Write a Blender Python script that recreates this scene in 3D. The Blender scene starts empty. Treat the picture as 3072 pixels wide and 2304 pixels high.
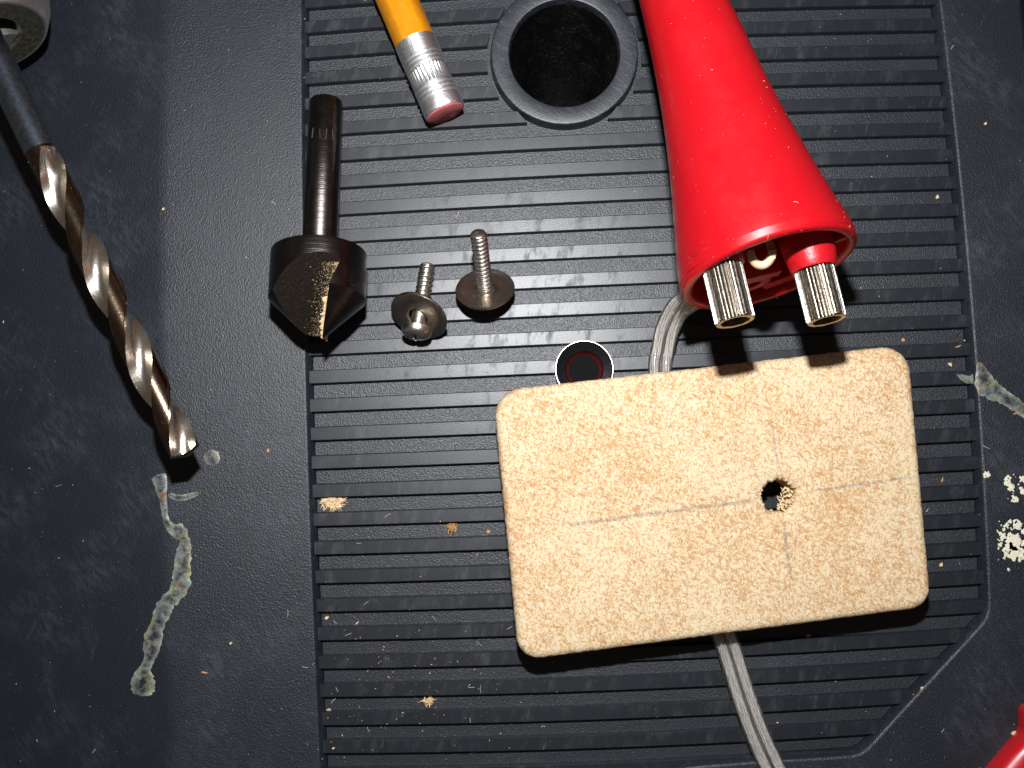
import bpy, bmesh, math, random
from mathutils import Vector, Matrix, noise
from mathutils.geometry import tessellate_polygon
rnd = random.Random(7)
S = 0.00125                       # metres per working unit (one rib pitch = 4 units = 5 mm)
scene = bpy.context.scene
C = scene.collection
R_ = math.radians

# ------------------------------------------------------------------ camera
F = 3000.0
def rot(a, b, c):
    ca, sa = math.cos(a), math.sin(a); cb, sb = math.cos(b), math.sin(b); cc, sc = math.cos(c), math.sin(c)
    return Matrix(((1,0,0),(0,ca,-sa),(0,sa,ca))) @ Matrix(((cb,0,sb),(0,1,0),(-sb,0,cb))) @ Matrix(((cc,-sc,0),(sc,cc,0),(0,0,1)))
CA, CB, CC, CX, CY, CD = (0.081445, -0.011736, 0.042689, 30.68197, 68.916661, 142.033567)
RC = rot(CA, CB, CC)
def px(x, y, h=0.0):
    """photo pixel -> point of the scene at height h (working units)"""
    d = RC @ Vector(((x-1536)/F, (y-1152)/F, 1.0))
    t = (CD - h)/d[2]
    return Vector((CX + d[0]*t, -(CY + d[1]*t), h))
cam_d = bpy.data.cameras.new('camera'); cam = bpy.data.objects.new('camera', cam_d); C.objects.link(cam)
cr, cd_, cf = RC.col[0], RC.col[1], RC.col[2]
fl = lambda v: Vector((v[0], -v[1], -v[2]))
CAMP = Vector((CX, -CY, CD))
M = Matrix.Identity(4)
for i, v in enumerate((fl(cr), -fl(cd_), -fl(cf))):
    for k in range(3): M[k][i] = v[k]
M.translation = CAMP*S
cam.matrix_world = M
cam_d.sensor_width = 36; cam_d.lens = 36*F/3072
cam_d.clip_start = 0.001; cam_d.clip_end = 50
scene.camera = cam
scene.render.resolution_x = 1024; scene.render.resolution_y = 768

# ------------------------------------------------------------------ world, flash, exposure
w = bpy.data.worlds.new('World'); scene.world = w; w.use_nodes = True
bg = w.node_tree.nodes['Background']
bg.inputs[0].default_value = (0.065, 0.054, 0.045, 1); bg.inputs[1].default_value = 1.0
ld = bpy.data.lights.new('camera_flash', 'AREA'); ld.shape = 'RECTANGLE'
ld.size = 7*S; ld.size_y = 4*S; ld.energy = 0.62; ld.color = (0.98, 0.985, 1.0)
lo = bpy.data.objects.new('camera_flash', ld); C.objects.link(lo)
FP = CAMP + (-fl(cd_))*45 - fl(cr)*1.5
lo.location = FP*S
lo.rotation_euler = (px(1500, 1050) - FP).to_track_quat('-Z', 'Y').to_euler()
vs = scene.view_settings
vs.view_transform = 'Standard'; vs.look = 'None'; vs.exposure = 0.0; vs.gamma = 1.0

# ------------------------------------------------------------------ node helpers
class G:
    def __init__(s, name):
        s.m = bpy.data.materials.new(name); s.m.use_nodes = True
        s.nt = s.m.node_tree; s.b = s.nt.nodes['Principled BSDF']
        s.out = s.nt.nodes['Material Output']
        tc = s.nt.nodes.new('ShaderNodeTexCoord'); mp = s.nt.nodes.new('ShaderNodeMapping')
        mp.inputs['Scale'].default_value = (1/S,)*3
        s.nt.links.new(tc.outputs['Object'], mp.inputs['Vector']); s.co = mp.outputs[0]
    def n(s, typ, out=0, props=None, **inp):
        nd = s.nt.nodes.new('ShaderNode' + typ)
        for k, v in (props or {}).items(): setattr(nd, k, v)
        for k, v in inp.items():
            k = int(k[1:]) if k[0] == '_' and k[1:].isdigit() else k.replace('_', ' ')
            s.put(nd.inputs[k], v)
        return nd.outputs[out]
    def put(s, sock, v):
        if isinstance(v, bpy.types.NodeSocket): s.nt.links.new(v, sock)
        elif isinstance(v, (tuple, list)) and len(v) == 3 and sock.type == 'RGBA': sock.default_value = (*v, 1)
        else: sock.default_value = v
    def set(s, **kw):
        for k, v in kw.items(): s.put(s.b.inputs[k.replace('_', ' ')], v)
        return s
    def math(s, op, a, b=0.0, c=0.0, clamp=False):
        return s.n('Math', props=dict(operation=op, use_clamp=clamp), _0=a, _1=b, _2=c)
    def map(s, scale=(1,1,1), rotz=0.0, loc=(0,0,0)):
        r = s.n('Mapping', Vector=s.co, Rotation=(0,0,rotz), Location=loc) if (rotz or any(loc)) else s.co
        return s.n('Mapping', Vector=r, Scale=scale)
    def noise(s, scale, detail=3, rough=.55, vec=None, out=0, dist=0.0):
        return s.n('TexNoise', out=out, Vector=vec or s.co, Scale=scale, Detail=detail, Roughness=rough, Distortion=dist)
    def ramp(s, fac, a, b, c0=0.0, c1=1.0):
        return s.n('MapRange', props=dict(clamp=True), Value=fac, _1=a, _2=b, _3=c0, _4=c1)
    def mix(s, fac, a, b):
        return s.n('MixRGB', _0=fac, _1=a, _2=b)
    def bump(s, h, dist, strength=1.0, normal=None):
        kw = dict(Height=h, Distance=dist*S, Strength=strength)
        if normal: kw['Normal'] = normal
        return s.n('Bump', **kw)

def plastic_black(name, grain, rough, col=(.0085,.0115,.0175), scuff=1.0, gscale=2.3):
    g = G(name)
    n1 = g.noise(gscale, 2, .5, g.map((1, .72, 1), R_(24)))
    v1 = g.n('TexVoronoi', props=dict(feature='SMOOTH_F1'), Vector=g.map((1, .7, 1), R_(24)), Scale=gscale*1.15)
    h = g.math('ADD', g.math('MULTIPLY', n1, .8), g.math('MULTIPLY', v1, .7))
    big = g.noise(.09, 4, .6)
    fine = g.noise(1.4, 5, .7, g.map((1, .35, 1), R_(-35)))
    patch = g.math('MULTIPLY', g.ramp(big, .46, .72), g.ramp(fine, .42, .72))
    streak = g.ramp(g.noise(.5, 6, .72, g.map((3.4, .28, 1), R_(28))), .62, .74)
    streak2 = g.ramp(g.noise(.5, 6, .72, g.map((3.0, .3, 1), R_(-40), (9,4,0))), .64, .74)
    sc = g.math('ADD', g.math('MULTIPLY', patch, .45), g.math('MULTIPLY', g.math('ADD', streak, streak2), .28), clamp=True)
    sc = g.math('MULTIPLY', sc, scuff)
    spk = g.ramp(g.n('TexVoronoi', Vector=g.co, Scale=1.1), .10, .05)
    spk = g.math('MULTIPLY', spk, g.ramp(g.noise(.35, 2), .55, .7))
    c = g.mix(sc, col, (.085,.095,.115))
    c = g.mix(g.math('MULTIPLY', spk, .55), c, (.33,.30,.25))
    g.set(Base_Color=c, Roughness=g.math('ADD', rough, g.math('MULTIPLY', big, .12)), Specular_IOR_Level=.5)
    g.set(Normal=g.bump(h, grain, 1.0))
    return g.m

MAT = {}
MAT['tray'] = plastic_black('grained black plastic', .06, .42, gscale=5.4)
MAT['floor'] = plastic_black('fine grained black plastic', .055, .37, col=(.015,.018,.0235), scuff=.5, gscale=6.5)
def rib_mat():
    g = G('smooth black rib plastic')
    sm = g.ramp(g.noise(.55, 5, .65, g.map((1, .35, 1), R_(14))), .5, .78)
    sm2 = g.ramp(g.noise(.12, 3, .6), .4, .7)
    sk = g.ramp(g.noise(1.0, 3, .6, g.map((1.6, .12, 1), R_(16), (3,1,0))), .66, .74)
    c = g.mix(g.math('MULTIPLY', sm, sm2), (.0105,.013,.0175), (.042,.046,.054))
    c = g.mix(g.math('MULTIPLY', sk, .30), c, (.12,.125,.14))
    g.set(Base_Color=c, Roughness=g.math('ADD', .36, g.math('MULTIPLY', g.math('MULTIPLY', sm, g.ramp(g.noise(.25, 4, .65), .35, .6)), .30)))
    g.set(Normal=g.bump(g.noise(5, 4, .7), .02, .8))
    return g.m
MAT['rib'] = rib_mat()
def collar_mat():
    g = G('worn black collar plastic')
    ring = g.noise(1.2, 5, .7)
    c = g.mix(g.ramp(g.noise(1.0, 5, .75, g.map((.35,2.2,1), R_(40))), .5, .8), (.016,.019,.025), (.075,.082,.095))
    spk = g.math('MULTIPLY', g.ramp(g.noise(4, 3, .7), .68, .74), .6)
    c = g.mix(spk, c, (.35,.33,.28))
    g.set(Base_Color=c, Roughness=.38, Normal=g.bump(g.noise(4, 4, .7), .04, .8)); return g.m
MAT['collar'] = collar_mat()
def bore_mat():
    g = G('dusty black bore')
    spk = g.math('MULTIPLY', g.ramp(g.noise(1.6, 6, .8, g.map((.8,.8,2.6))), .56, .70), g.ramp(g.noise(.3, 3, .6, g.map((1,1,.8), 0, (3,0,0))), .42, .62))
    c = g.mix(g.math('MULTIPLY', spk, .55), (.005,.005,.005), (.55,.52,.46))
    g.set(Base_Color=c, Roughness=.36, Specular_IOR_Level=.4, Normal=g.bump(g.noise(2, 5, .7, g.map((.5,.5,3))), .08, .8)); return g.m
MAT['bore'] = bore_mat()

def simple(name, col, rough=.4, metal=0.0, bump=0.0, bscale=6, var=0.0, **kw):
    g = G(name)
    c = col
    if var:
        f = g.noise(1.5, 4, .65)
        c = g.mix(g.ramp(f, .35, .7), tuple(x*(1-var) for x in col), tuple(min(1, x*(1+var)) for x in col))
    g.set(Base_Color=c, Roughness=rough, Metallic=metal, **kw)
    if bump: g.set(Normal=g.bump(g.noise(bscale, 4, .65), bump, 1.0))
    return g.m

def red_mat():
    g = G('glossy red plastic')
    scr = g.ramp(g.noise(1.6, 6, .75), .66, .74)
    haze = g.ramp(g.noise(.25, 3, .6), .4, .75)
    c = g.mix(g.math('MULTIPLY', scr, .18), (.47,.0045,.010), (.62,.12,.11))
    g.set(Base_Color=c, Roughness=g.math('ADD', .30, g.math('MULTIPLY', haze, .14)), Specular_IOR_Level=.5,
          Normal=g.bump(g.noise(.35, 3), .05, .5))
    return g.m
MAT['red'] = red_mat()
MAT['red_inner'] = simple('moulded red plastic', (.50,.006,.012), .38, bump=.05, bscale=1.5, var=.15)
MAT['silver'] = simple('bright tinned metal', (.97,.97,.98), .40, 1.0, bump=.06, bscale=1.6)
MAT['nickel'] = simple('nickel plated steel', (.76,.72,.66), .30, 1.0, bump=.02, bscale=4, var=.25)
MAT['washer'] = simple('dark polished nickel', (.62,.55,.47), .25, 1.0, bump=.015, bscale=3, var=.2)
MAT['pit_shade'] = simple('black pit', (.004,.004,.004), .8, Specular_IOR_Level=.1)  # shallow bore floor painted black for the shade of a deep hole
MAT['flute'] = simple('ground flute steel with painted flash', (.80,.73,.63), .27, 1.0, bump=.03, bscale=2, var=.12)  # flash reflection in the flutes put into a lighter colour than the lands
MAT['knurl'] = simple('nickel plated knurled brass', (.27,.245,.21), .28, 1.0, bump=.03, bscale=4, var=.25)
MAT['knurl_bore'] = simple('dark brown brass bore', (.20,.14,.07), .6, .5, bump=.15, bscale=3, var=.5)  # bore coloured darker than the cut end
MAT['brass_end'] = simple('cut brass end', (.66,.50,.30), .45, .7, bump=.06, bscale=4, var=.3)
def chuck_mat():
    g = G('satin grey chuck steel')
    g.set(Base_Color=g.mix(g.ramp(g.noise(1.2, 4), .4, .7), (.46,.44,.42), (.56,.54,.52)), Metallic=1.0, Roughness=.46,
          Normal=g.bump(g.noise(4, 3, .6, g.map((.15, .15, 3))), .03, .6)); return g.m
MAT['chuck'] = chuck_mat()
MAT['chuck_face'] = simple('dark olive chuck face', (.10,.095,.07), .5, .7, bump=.06, bscale=2, var=.5)  # face coloured darker than the nose body
def drill_mat():
    g = G('bronze tinted drill steel')
    st = g.noise(.6, 3, .6)
    c = g.mix(g.ramp(st, .35, .7), (.17,.12,.08), (.27,.20,.14))
    dust = g.math('MULTIPLY', g.ramp(g.noise(3.2, 4, .75), .66, .71), g.ramp(g.noise(.28, 2), .46, .6))
    g.set(Base_Color=g.mix(dust, c, (.72,.53,.32)), Metallic=g.math('SUBTRACT', 1.0, dust),
          Roughness=g.math('ADD', .22, g.math('MULTIPLY', dust, .6)), Normal=g.bump(g.noise(3, 4, .6), .03, .7)); return g.m
MAT['drill'] = drill_mat()
MAT['shank'] = simple('blued drill shank steel', (.28,.34,.43), .28, 1.0, bump=.02, bscale=2, var=.3)
def csk_mat():
    g = G('black oxide steel')
    ringn = g.noise(1.0, 3, .6, g.map((.05,.05,7.0)))
    c = g.mix(g.ramp(g.noise(.6, 4, .6), .35, .7), (.066,.058,.055), (.105,.093,.088))
    g.set(Base_Color=c, Metallic=1.0, Roughness=.31, Normal=g.bump(ringn, .05, .8)); return g.m
MAT['csk'] = csk_mat()
def csk_face_mat():
    g = G('ground black oxide steel')
    ln = g.noise(1.0, 4, .7, g.map((.25, 6, 6), R_(18)))
    c = g.mix(g.ramp(ln, .55, .75), (.032,.025,.020), (.12,.095,.075))
    g.set(Base_Color=c, Metallic=.8, Roughness=.42, Normal=g.bump(ln, .05, .8)); return g.m
MAT['csk_face'] = csk_face_mat()
def pencil_mat():
    g = G('orange pencil lacquer')
    c = g.mix(g.ramp(g.noise(.8, 3), .35, .7), (.62,.225,.004), (.70,.27,.006))
    g.set(Base_Color=c, Roughness=.26, Normal=g.bump(g.noise(2.5, 3), .02, .6), Coat_Weight=.4, Coat_Roughness=.15); return g.m
MAT['pencil'] = pencil_mat()
def eraser_mat():
    g = G('worn pink eraser')
    c = g.mix(g.ramp(g.noise(1.0, 4, .65), .38, .66), (.56,.17,.18), (.40,.10,.10))
    g.set(Base_Color=c, Roughness=.85, Specular_IOR_Level=.2, Normal=g.bump(g.noise(3, 5, .7), .18, 1)); return g.m
MAT['eraser'] = eraser_mat()
MAT['chip'] = simple('pale wood chip', (.74,.54,.31), .8, bump=.05, bscale=6, var=.25, Specular_IOR_Level=.2)
MAT['chip_brown'] = simple('tan wood chip', (.52,.29,.12), .8, bump=.05, bscale=6, var=.25, Specular_IOR_Level=.2)
MAT['lint'] = simple('pale dust fibre', (.60,.55,.46), .85)
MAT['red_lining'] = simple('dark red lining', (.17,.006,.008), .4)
MAT['black_gloss'] = simple('black ring plastic', (.004,.004,.005), .22, bump=.02, bscale=5)
MAT['wire'] = simple('cream wire insulation', (.72,.55,.36), .4)
MAT['paint'] = simple('dried white paint', (.74,.70,.54), .6, bump=.15, bscale=2.5)
MAT['dark'] = simple('dark floor', (.012,.012,.013), .7)

# ------------------------------------------------------------------ mesh helpers
class MB:
    def __init__(s): s.v = []; s.f = []; s.mi = []; s.cur = 0; s.at = []
    def face(s, idx): s.f.append(tuple(idx)); s.mi.append(s.cur)
    def ring(s, pts):
        i = len(s.v); s.v += [Vector(p) for p in pts]; return list(range(i, i+len(pts)))
    def bridge(s, a, b, closed=True):
        n = len(a)
        for k in range(n if closed else n-1):
            k2 = (k+1) % n
            s.face((a[k], a[k2], b[k2], b[k]))
    def cap(s, r, flip=False): s.face(reversed(r) if flip else r)
    def lathe(s, prof, seg=48, cap0=False, cap1=False, fr=None, mats=None):
        last = None; first = None
        for j, (r, z) in enumerate(prof):
            if mats and j: s.cur = mats[j-1]
            cur = s.ring([Vector((r*math.cos(2*math.pi*k/seg), r*math.sin(2*math.pi*k/seg), z)) for k in range(seg)] )
            if last: s.bridge(last, cur)
            else: first = cur
            last = cur
        if cap0: s.cap(first, True)
        if cap1: s.cap(last)
        return s
    def tube(s, pts, rad, seg=8, caps=True):
        pts = [Vector(p) for p in pts]; last = None; nrm = None
        for i, p in enumerate(pts):
            t = (pts[min(i+1, len(pts)-1)] - pts[max(i-1, 0)]).normalized()
            if nrm is None: nrm = t.orthogonal().normalized()
            nrm = (nrm - t*nrm.dot(t)).normalized(); bn = t.cross(nrm)
            r = rad[i] if isinstance(rad, (list, tuple)) else rad
            cur = s.ring([p + (nrm*math.cos(2*math.pi*k/seg) + bn*math.sin(2*math.pi*k/seg))*r for k in range(seg)])
            if last: s.bridge(last, cur)
            elif caps: s.cap(cur, True)
            last = cur
        if caps: s.cap(last)
        return s
    def poly(s, outer, holes=(), z=None):
        loops = [[Vector(p) for p in outer]] + [[Vector(p) for p in h] for h in holes]
        base = len(s.v); allp = [p for l in loops for p in l]; s.v += allp
        up = 0
        for t in tessellate_polygon(loops):
            a, b, c = (allp[i] for i in t)
            if (b-a).cross(c-a).z < 0: t = (t[0], t[2], t[1])
            s.face(tuple(base+i for i in t))
        return s
    def box(s, c, h, m=None):
        c = Vector(c); vs = []
        for dz in (-1, 1):
            for dx, dy in ((-1,-1),(1,-1),(1,1),(-1,1)):
                q = Vector((dx*h[0], dy*h[1], dz*h[2]))
                vs.append(c + (m @ q if m else q))
        a = s.ring(vs)
        for q in ((3,2,1,0),(4,5,6,7),(0,1,5,4),(1,2,6,5),(2,3,7,6),(3,0,4,7)): s.face(tuple(a[i] for i in q))
        return s
    def mesh(s, name, mats, smooth=40):
        me = bpy.data.meshes.new(name)
        me.from_pydata([v*S for v in s.v], [], s.f)
        if not isinstance(mats, (list, tuple)): mats = [mats]
        for m in mats: me.materials.append(MAT[m] if isinstance(m, str) else m)
        for p, i in zip(me.polygons, s.mi): p.material_index = i
        bm = bmesh.new(); bm.from_mesh(me)
        bmesh.ops.recalc_face_normals(bm, faces=bm.faces) if getattr(s, 'recalc', True) else None
        bm.to_mesh(me); bm.free()
        if smooth:
            me.polygons.foreach_set('use_smooth', [True]*len(me.polygons))
            me.set_sharp_from_angle(angle=R_(smooth))
        if s.at:
            a = me.attributes.new('edge', 'FLOAT', 'POINT'); a.data.foreach_set('value', s.at)
        me.update()
        return me
    def build(s, name, mats, parent=None, mat4=None, smooth=40):
        o = bpy.data.objects.new(name, s.mesh(name, mats, smooth)); C.objects.link(o)
        if parent: o.parent = parent
        if mat4 is not None: o.matrix_local = mat4
        return o

def frame(o, z, xh=Vector((1,0,0))):
    """matrix (metres) with local z along z"""
    z = z.normalized(); x = (xh - z*xh.dot(z)).normalized(); y = z.cross(x)
    m = Matrix.Identity(4)
    for i, v in enumerate((x, y, z)):
        for k in range(3): m[k][i] = v[k]
    m.translation = o*S
    return m
def tag(o, label=None, cat=None, group=None, kind=None):
    if label: o['label'] = label
    if cat: o['category'] = cat
    if group: o['group'] = group
    if kind: o['kind'] = kind
    return o
def thing(name, label, cat, m4, group=None):
    o = bpy.data.objects.new(name, None); C.objects.link(o); o.empty_display_size = .004
    o.matrix_world = m4
    return tag(o, label, cat, group)
def at(p): return Matrix.Translation(Vector(p)*S)
def boolean(a, b, op='DIFFERENCE'):
    md = a.modifiers.new('cut', 'BOOLEAN'); md.object = b; md.operation = op; md.solver = 'EXACT'
    bpy.context.view_layer.update()
    dg = bpy.context.evaluated_depsgraph_get()
    me = bpy.data.meshes.new_from_object(a.evaluated_get(dg))
    a.modifiers.clear(); a.data = me
    bpy.data.objects.remove(b)
    me.polygons.foreach_set('use_smooth', [True]*len(me.polygons)); me.set_sharp_from_angle(angle=R_(30))

# ------------------------------------------------------------------ tray: frame, sunken floor, ribs, collar
K1 = dict(zip('a b c X Y D W k'.split(), (0.072334, -0.044921, 0.043097, 35.158086, 67.265289, 137.994669, 94.200584, 0.045407)))
RK = rot(K1['a'], K1['b'], K1['c']); RKi = RK.transposed()
def lens_px(u, v):
    """pixel of tray point (u along the ribs, v down the photo) through the photo's slightly barrelled lens"""
    d = RKi @ Vector((u-K1['X'], v-K1['Y'], K1['D']))
    X, Y = d[0]/d[2]*F/1536, d[1]/d[2]*F/1536
    x, y = X, Y
    for _ in range(12):
        s_ = 1 + K1['k']*(x*x+y*y); x, y = X/s_, Y/s_
    return 1536+x*1536, 1152+y*1536
FZ, VZ = .55, -.98                 # frame height and valley floor height (rib tops at 0)
W = K1['W']
def T(u, v, h): return px(*lens_px(u, v), h)
diag = [(2963,1830),(2958,1850),(2946,1870),(2880,1942),(2780,2050),(2690,2148),(2612,2234),(2596,2250),(2580,2260),(2555,2266),(2450,2273),(2260,2284),(2072,2299)]
outl = [T(0, v, FZ) for v in [-26+4*i for i in range(38)]]
# left edge down, bottom, diagonal up, right edge up
bot = [px(x, y, FZ) for x, y in ([(1800,2360),(1400,2480),(1150,2560)])]
outl = [p for p in outl if p.y > bot[-1].y+1.0]
right = [T(W, v, FZ) for v in [-26+4*i for i in range(30)]]
dg0 = px(*diag[0], FZ)
right = [p for p in right if p.y > dg0.y+1]
loop = outl + bot[::-1] + [px(x, y, FZ) for x, y in diag[::-1]] + right[::-1]
# loop is counter-clockwise seen from above; smooth tiny noise on left edge = moulded, worn lip
def offset(poly, d):
    n = len(poly); out = []
    for i in range(n):
        a, b, c = poly[i-1], poly[i], poly[(i+1) % n]
        e1 = (b-a).to_2d().normalized(); e2 = (c-b).to_2d().normalized()
        n1 = Vector((-e1.y, e1.x)); n2 = Vector((-e2.y, e2.x))
        m = (n1+n2).normalized(); k = d/max(.5, m.dot(n1))
        out.append(Vector((b.x+m.x*k, b.y+m.y*k, b.z)))
    return out
def zed(poly, z): return [Vector((p.x, p.y, z)) for p in poly]
CREASE = [(512,-420),(508,0),(497,700),(500,1300),(512,1850),(530,2304),(548,2800)]
cre = [px(x, y, FZ) for x, y in CREASE]
SL = math.tan(R_(7))
RISE = 1.5
lip_l = offset(loop, -.42)[:len(outl)]
def tray_z(x, y):
    for a, b in zip(cre, cre[1:]):
        if b.y <= y <= a.y:
            cx = a.x + (b.x-a.x)*(y-a.y)/(b.y-a.y)
            if x <= cx: return FZ + RISE - (cx-x)*SL
            xl = None
            for p, q in zip(lip_l, lip_l[1:]):
                if q.y <= y <= p.y: xl = p.x + (q.x-p.x)*(y-p.y)/(q.y-p.y)
            if xl is not None and x < xl: return FZ + RISE*(xl-x)/(xl-cx)
            return FZ
    return FZ
def crx(y):
    for a, b in zip(cre, cre[1:]):
        if b.y <= y <= a.y: return a.x + (b.x-a.x)*(y-a.y)/(b.y-a.y)
    return cre[0].x if y > cre[0].y else cre[-1].x
mb = MB()
lip = [(-.42,FZ),(-.22,FZ-.02),(-.08,FZ-.09),(.0,FZ-.22),(.30,-.05),(.62,VZ-.02)]
rings = [mb.ring(zed(offset(loop, d), z)) for d, z in lip]
for a, b in zip(rings, rings[1:]): mb.bridge(a, b)
redge = [px(x, y, FZ) for x, y in ((3047,-560),(3056,0),(3068,120),(3084,300),(3110,700),(3130,1300),(3140,2000),(3140,2800))]
lip0 = zed(offset(loop, -.42), FZ); nl = len(outl)
corner = lip0[nl-1]
mb.poly(lip0[nl-1:] + [Vector((p.x, p.y, FZ)) for p in redge] + [Vector((corner.x-2, redge[-1].y, FZ))])
rows = []
for p in lip0[:nl]:
    xc = crx(p.y); wd = p.x-xc; up = lambda x: Vector((x, p.y, FZ + RISE*(p.x-x)/wd))
    rows.append([p, up(p.x-.8), up(xc+3), up(xc+.9), Vector((xc, p.y, FZ+RISE-.035)), Vector((xc-.9, p.y, FZ+RISE-.9*SL)),
                 Vector((xc-4, p.y, FZ+RISE-4*SL)), Vector((xc-60, p.y, FZ+RISE-60*SL))])
rr_l = [mb.ring(r) for r in rows]
for a, b in zip(rr_l, rr_l[1:]): mb.bridge(a, b, False)
# outer right edge drops away
e0 = mb.ring(redge); e1 = mb.ring([p+Vector((.5,0,-.25)) for p in redge]); e2 = mb.ring([p+Vector((.9,0,-9)) for p in redge])
mb.bridge(e0, e1, False); mb.bridge(e1, e2, False)
mb.recalc = True
tray = mb.build('tray', 'tray', smooth=35)
tag(tray, kind='structure')
# collar position
COLZ = 1.1
cc = px(1693, 158, COLZ); cc_r = 234/(F/(CD-COLZ))/1.035; cc_in = 177/(F/(CD-COLZ))/1.035
fl_mb = MB()
floor_loop = zed(offset(loop, .70), VZ)
circ = lambda r, z, n=64: [Vector((cc.x+r*math.cos(2*math.pi*k/n), cc.y+r*math.sin(2*math.pi*k/n), z)) for k in range(n)]
fl_mb.poly(floor_loop, [circ(cc_in+.4, VZ)])
fl_mb.build('floor_panel', 'floor', tray)
inner = [(p.x, p.y) for p in offset(loop, .26)]
def inside(x, y):
    c = False; j = len(inner)-1
    for i in range(len(inner)):
        xi, yi = inner[i]; xj, yj = inner[j]
        if (yi > y) != (yj > y) and x < (xj-xi)*(y-yi)/(yj-yi)+xi: c = not c
        j = i
    return c
RW = 1.84
for i in range(-5, 31):
    segs = []; run = []
    us = [k*.25 for k in range(0, int(W/.25)+2)]
    for u in us:
        a, b = T(u, 4*i-RW, 0), T(u, 4*i, 0); ok = True
        for q in (a, b):
            if not inside(q.x, q.y): ok = False
        mid = (a+b)/2
        if (mid-Vector((cc.x, cc.y, 0))).length < cc_r+.75: ok = False
        if ok: run.append((u, a, b))
        elif run: segs.append(run); run = []
    if run: segs.append(run)
    m = MB()
    for run in segs:
        if len(run) < 5: continue
        pick = run[::14]
        if pick[-1] is not run[-1]: pick.append(run[-1])
        last = None
        def reach(u, v, step):
            while True:
                q = T(u+step, v, 0)
                if not inside(q.x, q.y) or (q-Vector((cc.x, cc.y, 0))).length < cc_r+.75: return T(u, v, 0)
                u += step
        for u, a, b in pick:
            if u == pick[0][0]: a, b = reach(u, 4*i-RW, -.04), reach(u, 4*i, -.04)
            if u == pick[-1][0]: a, b = reach(u, 4*i-RW, .04), reach(u, 4*i, .04)
            dn = (T(u, 4*i-RW, 0)-T(u, 4*i, 0)).normalized()
            d = dn; z = Vector((0,0,1))
            pr = [a+d*.12+z*(VZ-.05), a+d*.02-z*.08, a-d*.07, b+d*.07, b-d*.02-z*.08, b-d*.12+z*(VZ-.05)]
            r = m.ring(pr)
            if last: m.bridge(last, r, True)
            else: m.cap(r)
            last = r
        m.cap(last, True)
    if m.f: m.build('rib', 'rib', tray, smooth=22)
m = MB()
m.lathe([(cc_r+.25,VZ-.05),(cc_r+.06,COLZ-.2),(cc_r-.10,COLZ-.03),(cc_r-.3,COLZ),(cc_in+.25,COLZ),(cc_in+.08,COLZ-.05),(cc_in,COLZ-.25),(cc_in-.15,COLZ-1.4)], 96)
m.cur = 1
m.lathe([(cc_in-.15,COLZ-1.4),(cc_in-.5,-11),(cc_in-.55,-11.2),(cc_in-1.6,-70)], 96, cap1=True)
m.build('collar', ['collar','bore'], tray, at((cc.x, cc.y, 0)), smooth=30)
m = MB(); m.box((30,-60,-76), (220,220,1.0)); bt_ = m.build('bench_top', 'dark', smooth=0); tag(bt_, kind='structure')

# ------------------------------------------------------------------ drill chuck and drill bit
DH = 12.0
tip, upp = px(557, 1356, DH), px(130, 468, DH)
ax = (upp-tip).normalized()                     # from tip to chuck
FLEN = (px(163, 436, DH)-tip).length
face = px(-34, 118, DH); flen = (face-tip).dot(ax); facec = tip + ax*flen
ch = thing('drill_chuck', 'satin grey steel drill chuck nose at the top left corner gripping a drill bit', 'chuck', frame(facec, ax, Vector((0,0,1))))
m = MB(); m.lathe([(7.55,.06),(7.8,.0),(8.05,.12),(9.3,2.2),(10.0,4.4),(11.6,12),(12.2,22),(12.2,60)], 96, cap1=True); m.build('nose', 'chuck', ch)
m = MB(); m.lathe([(7.56,.05),(4.6,.12),(4.3,.9),(4.2,5)], 64, cap1=True); m.build('face_plate', 'chuck_face', ch)
for k in range(3):
    a = 2*math.pi*k/3 + .45; q = Matrix.Rotation(a, 3, 'Z')
    m = MB()
    sec = [(1.95,-.62),(3.0,-1.15),(4.1,-1.25),(4.1,1.25),(3.0,1.15),(1.95,.62)]
    r0 = m.ring([q @ Vector((x, y, .5)) for x, y in sec]); r1 = m.ring([q @ Vector((x, y, 6)) for x, y in sec])
    m.bridge(r0, r1); m.cap(r0, True); m.cap(r1); m.build('jaw', 'chuck', ch, smooth=25)

RD = 100/2/(F/(CD-DH))*.99
LEAD = 26.6
drill = thing('drill_bit', 'bronze coloured twist drill bit with dusty flutes held in the chuck above the tray', 'drill bit', frame(tip, ax, Vector((0,0,1))))
def drill_r(d, depth):
    r = RD
    c_, rho = 1.08*RD, .84*RD
    best = RD
    for base in (0, math.pi):
        dd = (d-base+math.pi) % (2*math.pi) - math.pi
        if abs(dd) < math.pi/2 and abs(math.sin(dd))*c_ < rho:
            t = c_*math.cos(dd) - math.sqrt(rho*rho-(c_*math.sin(dd))**2)
            if t < best: best = t
        # relieved land with a narrow margin beside the cutting edge
        dl = (d-base+math.pi) % (2*math.pi) - math.pi
        if dl > .86 and dl < 2.05: best = min(best, RD*.955)
    return RD - (RD-best)*depth
m = MB(); NS = 96; last = None
zz = []; z = 0.0
while z < FLEN: zz.append(z); z += .22
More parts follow.
